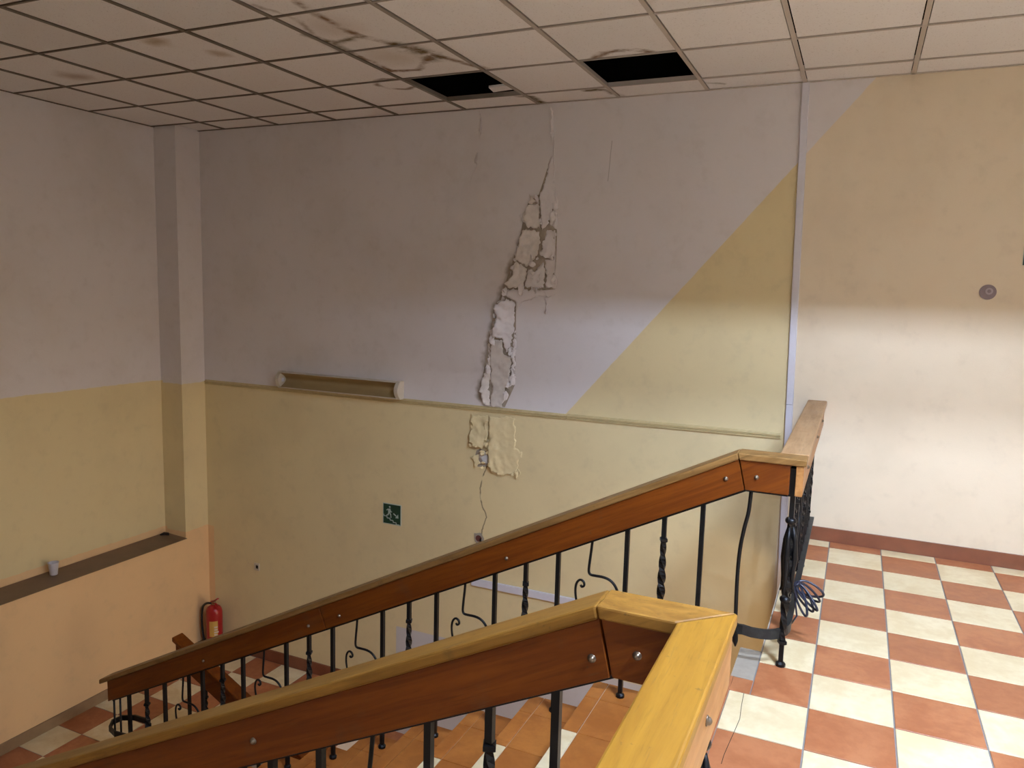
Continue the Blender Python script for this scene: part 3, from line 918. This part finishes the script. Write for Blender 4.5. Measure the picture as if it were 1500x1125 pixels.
def mit(xa, d): return (xa + d * TT, TOP - d)
def sl(xa, d, x):  # height of the offset line on the slope
    mx, mz = mit(xa, d)
    return mz - 0.5 * (mx - x)
def tread_z(x):
    if x > XN: return 0.0
    k = int(math.ceil((XN - x) / GO - 1e-6))
    return max(-RISE * k, MID)

def flight_rail(parent, yc, xa, xcorner, xboard, xe, mitre=False, cap='cap_x'):
    hw = 0.053
    c1, b1, s1 = 0.030, 0.158, 0.170
    A0, A1 = mit(xa, 0), mit(xa, c1)
    # caps
    MB().prism_y([A0, A1, (xe - 0.07, sl(xa, c1, xe - 0.07)), (xe - 0.07, sl(xa, 0, xe - 0.07))], yc - hw, yc + hw).build('handrail_cap', M[cap], parent, bevel=0.007)
    if not mitre:
        MB().prism_y([A0, (xcorner, TOP), (xcorner, TOP - c1), A1], yc - hw, yc + hw).build('handrail_cap', M[cap], parent, bevel=0.005)
    else:
        # plan mitre with the return rail
        x0, x1 = A1[0], xcorner
        vs = [(A0[0], yc - hw, TOP), (A1[0], yc - hw, TOP - c1), (A0[0], yc + hw, TOP), (A1[0], yc + hw, TOP - c1),
              (x1 - 2 * hw, yc - hw, TOP), (x1 - 2 * hw, yc - hw, TOP - c1), (x1, yc + hw, TOP), (x1, yc + hw, TOP - c1)]
        MB().add(vs, [(0, 2, 6, 4), (1, 5, 7, 3), (0, 4, 5, 1), (2, 3, 7, 6), (0, 1, 3, 2), (4, 6, 7, 5)]).build('handrail_cap', M[cap], parent, bevel=0.005)
    # boards on both faces, split by a joint
    B0, B1 = mit(xa, c1), mit(xa, b1)
    g = 0.002
    xj0, xj1 = -2.633, -2.585
    for ya, yb in ((yc - 0.043, yc - 0.020), (yc + 0.020, yc + 0.043)):
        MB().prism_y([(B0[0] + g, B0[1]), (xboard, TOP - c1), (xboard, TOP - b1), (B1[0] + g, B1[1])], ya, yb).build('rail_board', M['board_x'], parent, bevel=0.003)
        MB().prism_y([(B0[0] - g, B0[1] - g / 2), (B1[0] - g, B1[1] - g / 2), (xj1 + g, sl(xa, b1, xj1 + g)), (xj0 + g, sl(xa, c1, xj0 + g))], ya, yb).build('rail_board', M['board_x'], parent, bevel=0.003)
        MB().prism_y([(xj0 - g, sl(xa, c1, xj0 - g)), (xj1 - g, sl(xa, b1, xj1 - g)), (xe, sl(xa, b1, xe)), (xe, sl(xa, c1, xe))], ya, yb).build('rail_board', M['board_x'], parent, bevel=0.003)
    # steel flat between the boards
    S0, S1 = mit(xa, c1 + 0.02), mit(xa, s1)
    fb = MB()
    fb.prism_y([S0, S1, (xe + 0.01, sl(xa, s1, xe + 0.01)), (xe + 0.01, sl(xa, c1 + .02, xe + 0.01))], yc - 0.017, yc + 0.017)
    fb.prism_y([S0, (xboard - 0.005, TOP - c1 - .02), (xboard - 0.005, TOP - s1), S1], yc - 0.017, yc + 0.017)
    fb.build('flat_bar', M['iron'], parent)
    # balusters
    for i in range(23):
        x = -0.562 - 0.1675 * i
        zt = sl(xa, s1, x) + 0.004
        nz = -RISE / GO * (XN - x)
        zb = nz + 0.10
        ty = i % 4
        if ty in (0, 2):
            square_bar(x, yc, zt, tread_z(x), 'plain', True).build('baluster', M['iron'], parent)
        elif ty == 1:
            square_bar(x, yc, zt, zb, 'twist').build('baluster', M['iron'], parent)
        else:
            scroll_bar(x, yc, zt, zb).build('scroll_baluster', M['iron'], parent, smooth=True)
    for x in (xe + 0.06, xe + 0.0):
        mb = MB().tube([(x + .005, yc, sl(xa, s1, x) + .01), (x + 0.002, yc, sl(xa, s1, x) - .25), (x, yc, MID + .12)], 0.007, 6)
        mb.build('end_rod', M['iron'], parent, smooth=True)
    # sloping bottom bar
    za = lambda x: -RISE / GO * (XN - x) + 0.10
    MB().prism_y([(-0.50, za(-.50)), (-0.50, za(-.50) - .012), (-4.2, za(-4.2) - .012), (-4.2, za(-4.2))], yc - 0.015, yc + 0.015).build('bottom_bar', M['iron'], parent)
    # curled flat iron at the foot of the rail
    cp = [(-4.00, yc, -1.39), (-4.08, yc - .05, -1.40), (-4.18, yc - .085, -1.41), (-4.28, yc - .09, -1.415), (-4.37, yc - .06, -1.42), (-4.42, yc, -1.42), (-4.40, yc + .06, -1.415), (-4.32, yc + .095, -1.41), (-4.22, yc + .10, -1.41), (-4.14, yc + .07, -1.41)]
    MB().tube(cp, 0.01, 4, flat=(0.006, 0.018), up=(0, 0, 1)).build('end_scroll', M['iron'], parent)

def corner_hook(parent, yc, xp, sy):
    # flat iron that swings round the corner post and ends in a drop
    pts = []
    for s in range(9):
        a = s / 8 * math.pi / 2
        pts.append((xp + 0.02 - 0.11 * (1 - math.cos(a)) * 1.0, yc + sy * (0.10 - 0.14 * math.sin(a)), 0.148 - 0.006 * s / 8))
    pts += [(xp - 0.125, yc - sy * 0.042, 0.142), (xp - 0.16, yc - sy * 0.04, 0.146), (xp - 0.185, yc - sy * 0.03, 0.140), (xp - 0.20, yc - sy * .012, 0.130)]
    MB().tube(pts, 0.01, 4, flat=(0.007, 0.021), up=(0, 0, 1)).build('corner_scroll', M['iron_grey'], parent)
    MB().tube([(xp - 0.198, yc - sy * .012, 0.155), (xp - 0.199, yc - sy * .012, 0.11), (xp - 0.192, yc - sy * .012, 0.075), (xp - 0.19, yc - sy * .012, 0.05)], [0.016, 0.018, 0.013, 0.003], 8).build('drop_finial', M['iron'], parent, smooth=True)

def corner_post(parent, x, y, zt):
    square_bar(x, y, zt, 0.0, 'twist', True).build('corner_post', M['iron'], parent)
    mb = MB()
    for z in (0.645, 0.30):
        mb.lathe(x, y, [(0.012, z - 0.014), (0.022, z - 0.008), (0.024, z), (0.022, z + 0.008), (0.012, z + 0.014)], 10)
    # leaf-shaped blades forged round the post
    for a0 in (0.3, 2.4, 4.5):
        c, s = math.cos(a0), math.sin(a0)
        pts = [(x + c * .010, y + s * .010, .62), (x + c * .022, y + s * .022, .56), (x + c * .026, y + s * .026, .48), (x + c * .020, y + s * .020, .40), (x + c * .024, y + s * .024, .35), (x + c * .034, y + s * .034, .33)]
        mb.tube(pts, [.006, .011, .013, .010, .007, .004], 6)
    mb.build('forged_leaf', M['iron'], parent, smooth=True)

# --- railing on the far side of the flight, returning to the far wall
YR = 3.328
far = empty('stair_railing', (-2.2, YR, MID), 'long wooden handrail on black wrought-iron balusters, beyond the stairs, turning to the far wall', 'railing')
flight_rail(far, YR, -0.425, -0.150, -0.212, -4.40, cap='cap_far_x')
XC = -0.205
MB().box(XC - 0.058, XC + 0.058, YR + 0.054, YB - 0.002, TOP - 0.030, TOP).build('handrail_cap', M['cap_far_y'], far, bevel=0.006)
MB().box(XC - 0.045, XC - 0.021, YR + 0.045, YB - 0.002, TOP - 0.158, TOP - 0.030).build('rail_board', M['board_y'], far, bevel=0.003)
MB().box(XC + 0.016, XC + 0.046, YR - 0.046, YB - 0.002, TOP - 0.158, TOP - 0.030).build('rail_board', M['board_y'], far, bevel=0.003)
MB().box(XC - 0.014, XC + 0.014, YR - 0.01, YB - 0.002, TOP - 0.170, TOP - 0.05).build('flat_bar', M['iron'], far)
for x, z in ((-0.468, .80), (-0.343, .822), (-1.488, .267), (-2.708, -.345), (-2.494, -.240), (-3.521, -.746)):
    bolt(x, YR - 0.043, z, '-y', far)
for y, z in ((3.55, .835), (4.36, .835), (4.95, .835)):
    bolt(XC + 0.046, y, z, '+x', far)
corner_post(far, -0.197, YR, TOP - 0.165)
corner_hook(far, YR, -0.197, 1)
rp = s_path([(-0.365, TOP - 0.165), (-0.370, .66), (-0.384, .58), (-0.396, .48), (-0.399, .36), (-0.397, .25), (-0.394, .15)])
MB().tube([(v.x, YR, v.z) for v in rp], 0.0085, 7).build('bent_rod', M['iron'], far, smooth=True)
n = 0
y = YR + 0.17
while y < 5.2:
    ty = n % 4
    zt = TOP - 0.166
    if abs(y - 4.66) < 0.09:
        square_bar(XC, y, zt, 0.0, 'plain', True).build('baluster', M['iron'], far)
    elif ty == 0: square_bar(XC, y, zt, .14, 'plain').build('baluster', M['iron'], far)
    elif ty == 1: square_bar(XC, y, zt, .14, 'twist').build('baluster', M['iron'], far)
    elif ty == 2: square_bar(XC, y, zt, .14, 'plain').build('baluster', M['iron'], far)
    else: scroll_bar(XC, y, zt, .14, 'y').build('scroll_baluster', M['iron'], far, smooth=True)
    y += 0.1675; n += 1
MB().box(XC + 0.006, XC + 0.034, YR + 0.08, YB - 0.01, 0.138, 0.150).build('bottom_bar', M['iron_grey'], far)

# --- railing on the near side, returning past the camera
YN = 1.5415
near = empty('stair_railing', (-2.2, YN, MID), 'worn ochre handrail in the foreground on black balusters, on the near side of the stairs', 'railing')
XN2 = -0.238
flight_rail(near, YN, -0.463, XN2 + 0.053, XN2 - 0.046, -4.40, mitre=True)
hw = 0.053
vs = []
for z in (TOP, TOP - 0.030):
    vs += [(XN2 - hw, YN - hw, z), (XN2 + hw, YN + hw, z), (XN2 + hw, YF + 0.002, z), (XN2 - hw, YF + 0.002, z)]
MB().add(vs, [(0, 1, 2, 3), (7, 6, 5, 4), (0, 4, 5, 1), (1, 5, 6, 2), (2, 6, 7, 3), (3, 7, 4, 0)]).build('handrail_cap', M['cap_y'], near, bevel=0.005)
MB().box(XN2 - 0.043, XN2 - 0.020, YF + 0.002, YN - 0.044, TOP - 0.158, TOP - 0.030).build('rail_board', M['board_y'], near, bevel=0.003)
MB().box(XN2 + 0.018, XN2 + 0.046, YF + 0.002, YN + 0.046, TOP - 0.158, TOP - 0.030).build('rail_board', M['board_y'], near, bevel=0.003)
MB().box(XN2 - 0.015, XN2 + 0.015, YF + 0.002, YN + 0.012, TOP - 0.170, TOP - 0.05).build('flat_bar', M['iron'], near)
for x, z in ((-0.470, .796), (-0.371, .825), (-1.427, .331), (-2.7, -.34)):
    bolt(x, YN - 0.043, z, '-y', near)
for y in (1.30, 0.4):
    bolt(XN2 + 0.046, y, .835, '+x', near)
corner_post(near, XN2, YN, TOP - 0.165)
corner_hook(near, YN, XN2, -1)
n = 0
y = YN - 0.17
while y > YF + 0.1:
    ty = n % 4
    if ty == 1: square_bar(XN2, y, TOP - .166, .14, 'twist').build('baluster', M['iron'], near)
    elif ty == 3: scroll_bar(XN2, y, TOP - .166, .14, 'y', -1).build('scroll_baluster', M['iron'], near, smooth=True)
    else: square_bar(XN2, y, TOP - .166, 0.0 if n == 8 else .14, 'plain', n == 8).build('baluster', M['iron'], near)
    y -= 0.1675; n += 1
MB().box(XN2 + 0.006, XN2 + 0.034, YF + 0.01, YN - 0.08, 0.138, 0.150).build('bottom_bar', M['iron_grey'], near)

# --- railing of the lower flight beside the far wall
YLW = 3.953
low = empty('stair_railing', (-2.6, YLW, -3.88), 'short dark wooden handrail end of the lower flight, below the fire extinguisher', 'railing')
x0, x1 = -4.47, -0.75
zl = lambda x, d: -1.09 - d - 0.5 * (x - x0)
MB().prism_y([(x0 - .03, zl(x0 - .03, 0)), (x1, zl(x1, 0)), (x1, zl(x1, .033)), (x0 - .03, zl(x0 - .03, .033))], YLW - .05, YLW + .05).build('handrail_cap', M['board_x'], low, bevel=0.006)
for ya, yb in ((YLW - .043, YLW - .02), (YLW + .02, YLW + .043)):
    MB().prism_y([(x0, zl(x0, .033)), (x1, zl(x1, .033)), (x1, zl(x1, .175)), (x0, zl(x0, .175))], ya, yb).build('rail_board', M['board_x'], low, bevel=0.003)
MB().prism_y([(x0, zl(x0, .06)), (x1, zl(x1, .06)), (x1, zl(x1, .188)), (x0, zl(x0, .188))], YLW - .017, YLW + .017).build('flat_bar', M['iron'], low)
for i in range(22):
    x = x0 + 0.08 + 0.1675 * i
    zt = zl(x, .186)
    k = 0 if x < -3.9 else int((x + 3.9) / GO) + 1
    square_bar(x, YLW, zt, MID - RISE * k, 'twist' if i % 4 == 1 else 'plain', True).build('baluster', M['iron'], low)

# ------------------------------------------------------------------ cable coil hanging on the railing
M['cable'] = plain('black_blue_cable', (0.018, 0.022, 0.045), 0.3, var=0.2)
cc = empty('cable_coil', (-0.16, 3.60, 0.0), 'coil of thin black cable tied to the railing corner post', 'cable')
hang = Vector((-0.168, 3.56, 0.292))
for dx, dz, wd_, sk in ((0.115, -0.045, 0.030, 0.03), (0.10, -0.085, 0.022, 0.05), (0.075, -0.125, 0.022, 0.02), (0.05, -0.14, 0.018, -0.01), (0.095, -0.10, 0.016, -0.02)):
    ax = Vector((dx, sk, dz)); L = ax.length; an = ax.normalized()
    sd = an.cross(Vector((0, 1, 0))).normalized()
    pts = []
    for s in range(22):
        t = 2 * math.pi * s / 22
        pts.append(hang + ax * (0.5 - 0.5 * math.cos(t)) + sd * wd_ * math.sin(t) + Vector((0, 0.012 * math.sin(2 * t), 0)))
    MB().tube(pts, 0.0055, 7, closed=True).build('loop', M['cable'], cc, smooth=True)
MB().tube([hang, hang + Vector((0.0, 0, -.08)), hang + Vector((0.012, 0, -.15)), hang + Vector((-.008, 0, -.19))], 0.0042, 7).build('loose_end', M['cable'], cc, smooth=True)
MB().tube([hang + Vector((0.012 * math.cos(t), 0.02 * math.sin(t) , 0.01 * math.cos(t))) for t in [i * math.pi / 6 for i in range(12)]], 0.006, 7, closed=True).build('tie', M['cable'], cc, smooth=True)

# ------------------------------------------------------------------ fluorescent fitting on the wall
lf = empty('wall_light', (-3.97, YB, 0.66), 'long empty fluorescent fitting with white end caps above the moulding', 'light fitting')
M['reflector'] = plain('yellowed_reflector', (0.36, 0.25, 0.11), 0.45, var=0.15, scale=5)
M['endcap'] = plain('aged_white_plastic', (0.60, 0.53, 0.43), 0.4, var=0.08)
xa, xb = -4.60, -3.34
za_, zb_ = 0.668, 0.806
prof = []
for s in range(9):
    a = math.pi * s / 8
    prof.append((YB - 0.075 * (1 - math.sin(a)) - 0.004, za_ + 0.006 + (zb_ - za_ - 0.012) * (s / 8)))
vs = [(xa + 0.03, y_, z_) for y_, z_ in prof] + [(xb - 0.03, y_, z_) for y_, z_ in prof]
MB().add(vs, [(i, i + 1, i + 10, i + 9) for i in range(8)]).build('reflector', M['reflector'], lf, smooth=True)
MB().box(xa + 0.02, xb - 0.02, YB - 0.085, YB, zb_ - 0.006, zb_).build('rim', M['endcap'], lf, bevel=0.002)
MB().box(xa + 0.02, xb - 0.02, YB - 0.085, YB, za_, za_ + 0.008).build('rim', M['endcap'], lf, bevel=0.002)
for x, sg in ((xa, 1), (xb, -1)):
    pr = [(0, za_ - 0.006)] + [(-0.06 - 0.042 * math.sin(math.pi * s / 8), za_ - 0.006 + (zb_ - za_ + 0.012) * s / 8) for s in range(9)] + [(0, zb_ + 0.006)]
    xx = sorted((x, x + sg * 0.038))
    MB().prism_x([(YB + a, b) for a, b in pr], xx[0], xx[1]).build('end_cap', M['endcap'], lf, bevel=0.004)
    MB().box(x + sg * .038 - .006, x + sg * .038 + .006, YB - .06, YB - .03, .72, .752).build('lamp_holder', M['plastic'], lf, bevel=0.002)

# ------------------------------------------------------------------ emergency stair sign
M['sign_green'] = plain('dark_green_print', (0.003, 0.040, 0.020), 0.35, var=0.1)
M['sign_white'] = plain('sign_white_print', (0.42, 0.50, 0.46), 0.4, var=0.03)
sg = empty('emergency_sign', (-3.445, YB, -0.325), 'small green stairs-down emergency sign with running figure on the far wall', 'sign')
sx0, sx1, sz0, sz1 = -3.536, -3.356, -0.414, -0.236
MB().box(sx0, sx1, YB - 0.004, YB, sz0, sz1).build('plate', M['sign_white'], sg)
MB().box(sx0 + .006, sx1 - .006, YB - 0.0048, YB - 0.004, sz0 + .006, sz1 - .006).build('green_field', M['sign_green'], sg)
def spoly(name, polys):
    mb = MB()
    W, Hh = sx1 - sx0, sz1 - sz0
    for pl in polys:
        mb.prism_y([(sx0 + u * W, sz0 + v_ * Hh) for u, v_ in pl], YB - 0.0056, YB - 0.0048)
    mb.build(name, M['sign_white'], sg)
def sline(a, b, w):
    d = Vector((b[0] - a[0], b[1] - a[1])); n_ = Vector((-d.y, d.x)).normalized() * w
    return [(a[0] + n_.x, a[1] + n_.y), (a[0] - n_.x, a[1] - n_.y), (b[0] - n_.x, b[1] - n_.y), (b[0] + n_.x, b[1] + n_.y)]
head = [(0.38 + .045 * math.cos(t), 0.84 + .045 * math.sin(t)) for t in [i * math.pi / 5 for i in range(10)]]
spoly('running_figure', [head, [(.28, .74), (.42, .77), (.42, .55), (.30, .55)], sline((.29, .73), (.20, .66), .022), sline((.40, .70), (.46, .60), .022), sline((.46, .60), (.50, .62), .018),
                         sline((.34, .57), (.28, .44), .032), sline((.28, .44), (.20, .42), .022), sline((.38, .57), (.44, .45), .032), sline((.44, .45), (.45, .32), .024)])
st_ = [(.06, .46)]
x_, z_ = .06, .46
for i in range(5):
    z_ -= .085; st_.append((x_, z_)); x_ += .17; st_.append((x_, z_))
spoly('stair_line', [sline(a, b, .020) for a, b in zip(st_[:-1], st_[1:])])
spoly('arrow', [sline((.58, .55), (.74, .44), .026), [(.86, .35), (.84, .54), (.68, .34)]])

# ------------------------------------------------------------------ small things on the walls
so = empty('wall_socket', (-4.926, YB, -1.075), 'tiny broken socket with a dark centre low on the yellow wall', 'socket')
MB().box(-4.955, -4.897, YB - 0.012, YB, -1.085, -1.015).build('cover', M['endcap'], so, bevel=0.003)
MB().box(-4.932, -4.906, YB - 0.0135, YB - 0.012, -1.064, -1.034).build('socket_face', M['gap'], so)
rd = empty('wall_roundel', (0.674, YB, 1.637), 'small round grey-purple cover on the right part of the far wall', 'cover')
M['mauve'] = plain('mauve_plastic', (0.26, 0.19, 0.20), 0.5, var=0.2)
M['mauve_light'] = plain('mauve_plastic_light', (0.42, 0.33, 0.34), 0.5)
mb = MB(); disc_y(mb, 0.674, 1.637, 0.0, 0.044, YB - 0.008, YB, 24); mb.build('disc', M['mauve'], rd)
mb = MB(); disc_y(mb, 0.680, 1.642, 0.010, 0.020, YB - 0.0105, YB - 0.006, 16); mb.build('centre_ring', M['mauve_light'], rd)
es = empty('exit_sign', (0.96, YB, 1.80), 'dark green sign cut off by the right edge of the photo', 'sign')
MB().box(0.832, 1.10, YB - 0.006, YB, 1.795, 1.915).build('plate', M['sign_green'], es)
MB().box(0.830, 0.832, YB - 0.006, YB, 1.795, 1.915).build('border', M['sign_white'], es)

# ------------------------------------------------------------------ fire extinguisher in the corner
M['red'] = plain('red_enamel', (0.36, 0.012, 0.014), 0.28, var=0.08)
M['rubber'] = plain('black_rubber', (0.012, 0.012, 0.012), 0.5)
M['yellow_print'] = plain('yellow_print', (0.62, 0.36, 0.08), 0.5)
M['white_print'] = plain('white_print', (0.66, 0.55, 0.48), 0.5)
M['brass'] = plain('brass_valve', (0.45, 0.36, 0.22), 0.35, 0.8)
ex, ey = -5.355, 5.14
fe = empty('fire_extinguisher', (ex, ey, MID), 'red fire extinguisher with black hose standing in the far left corner', 'fire extinguisher')
MB().lathe(ex, ey, [(0.060, MID), (0.072, MID + .008), (0.074, MID + .03), (0.074, MID + .40), (0.070, MID + .43), (0.056, MID + .458), (0.030, MID + .475), (0.022, MID + .48)], 28).build('body', M['red'], fe, smooth=True)
MB().lathe(ex, ey, [(0.066, MID + .0), (0.077, MID + .0), (0.077, MID + .022), (0.066, MID + .022)], 24).build('base_ring', M['rubber'], fe)
MB().lathe(ex, ey, [(0.018, MID + .475), (0.020, MID + .485), (0.020, MID + .505), (0.014, MID + .512)], 14).build('valve', M['brass'], fe, smooth=True)
MB().tube([(ex - .02, ey - .01, MID + .510), (ex + .04, ey - .03, MID + .535), (ex + .12, ey - .07, MID + .585)], 0.009, 6, flat=(0.014, 0.007), up=(0, 0, 1)).build('lever', M['red'], fe)
MB().tube([(ex, ey - .01, MID + .497), (ex + .05, ey - .03, MID + .508), (ex + .11, ey - .06, MID + .500)], 0.009, 6, flat=(0.011, 0.005), up=(0, 0, 1)).build('carry_handle', M['red'], fe)
hp = [(ex - .015, ey - .02, MID + .495), (ex - .06, ey - .035, MID + .49), (ex - .10, ey - .04, MID + .45), (ex - .118, ey - .04, MID + .36), (ex - .122, ey - .035, MID + .25), (ex - .115, ey - .03, MID + .16), (ex - .10, ey - .03, MID + .10)]
P = [Vector(p) for p in hp]; pts = []
for i in range(len(P) - 1):
    p0, p1, p2, p3 = P[max(i - 1, 0)], P[i], P[i + 1], P[min(i + 2, len(P) - 1)]
    for s in range(5):
        t = s / 5
        pts.append(0.5 * ((2 * p1) + (-p0 + p2) * t + (2 * p0 - 5 * p1 + 4 * p2 - p3) * t * t + (-p0 + 3 * p1 - 3 * p2 + p3) * t ** 3))
pts.append(P[-1])
MB().tube(pts, 0.011, 8).build('hose', M['rubber'], fe, smooth=True)
def wrap(name, a0, a1, z0, z1, r, mat, parent):
    vs, fs = [], []
    n_ = 10
    for k in range(n_ + 1):
        a = a0 + (a1 - a0) * k / n_
        vs += [(ex + r * math.cos(a), ey + r * math.sin(a), z0), (ex + r * math.cos(a), ey + r * math.sin(a), z1)]
    fs = [(2 * k, 2 * k + 2, 2 * k + 3, 2 * k + 1) for k in range(n_)]
    return MB().add(vs, fs).build(name, mat, parent, smooth=True)
AC = math.atan2(-ey, -ex)
lab = wrap('label_panel', AC - 0.65, AC + 0.40, MID + .19, MID + .34, 0.0748, M['yellow_print'], fe)
for z in (.20, .225, .25, .275):
    wrap('label_print', AC - 0.05, AC + 0.40 + .1 * math.sin(z * 90), MID + z, MID + z + .014, 0.0753, M['white_print'], lab)

# ------------------------------------------------------------------ things on the sill
cupo = empty('paper_cup', (-5.70, 3.83, -0.783), 'small white cup left on the brown sill of the recess', 'cup')
MB().lathe(-5.70, 3.83, [(0.027, -0.782), (0.029, -0.78), (0.037, -0.69), (0.039, -0.687), (0.039, -0.683), (0.035, -0.683), (0.026, -0.772), (0.001, -0.772)], 20).build('cup_wall', M['plastic'], cupo, smooth=True)
MB().tube([(-5.70 + 0.039 * math.cos(t), 3.83 + 0.039 * math.sin(t), -0.684) for t in [i * math.pi / 10 for i in range(20)]], 0.003, 6, closed=True).build('rim', M['plastic'], cupo, smooth=True)
db = MB()
db.tube([(-5.76, 4.90, -0.775), (-5.74, 4.93, -0.768), (-5.71, 4.95, -0.772), (-5.69, 4.94, -0.778)], [0.006, 0.014, 0.012, 0.004], 7)
db.build('debris_lump', M['gap'], smooth=True, label='small dark lump at the corner end of the brown sill', cat='debris')
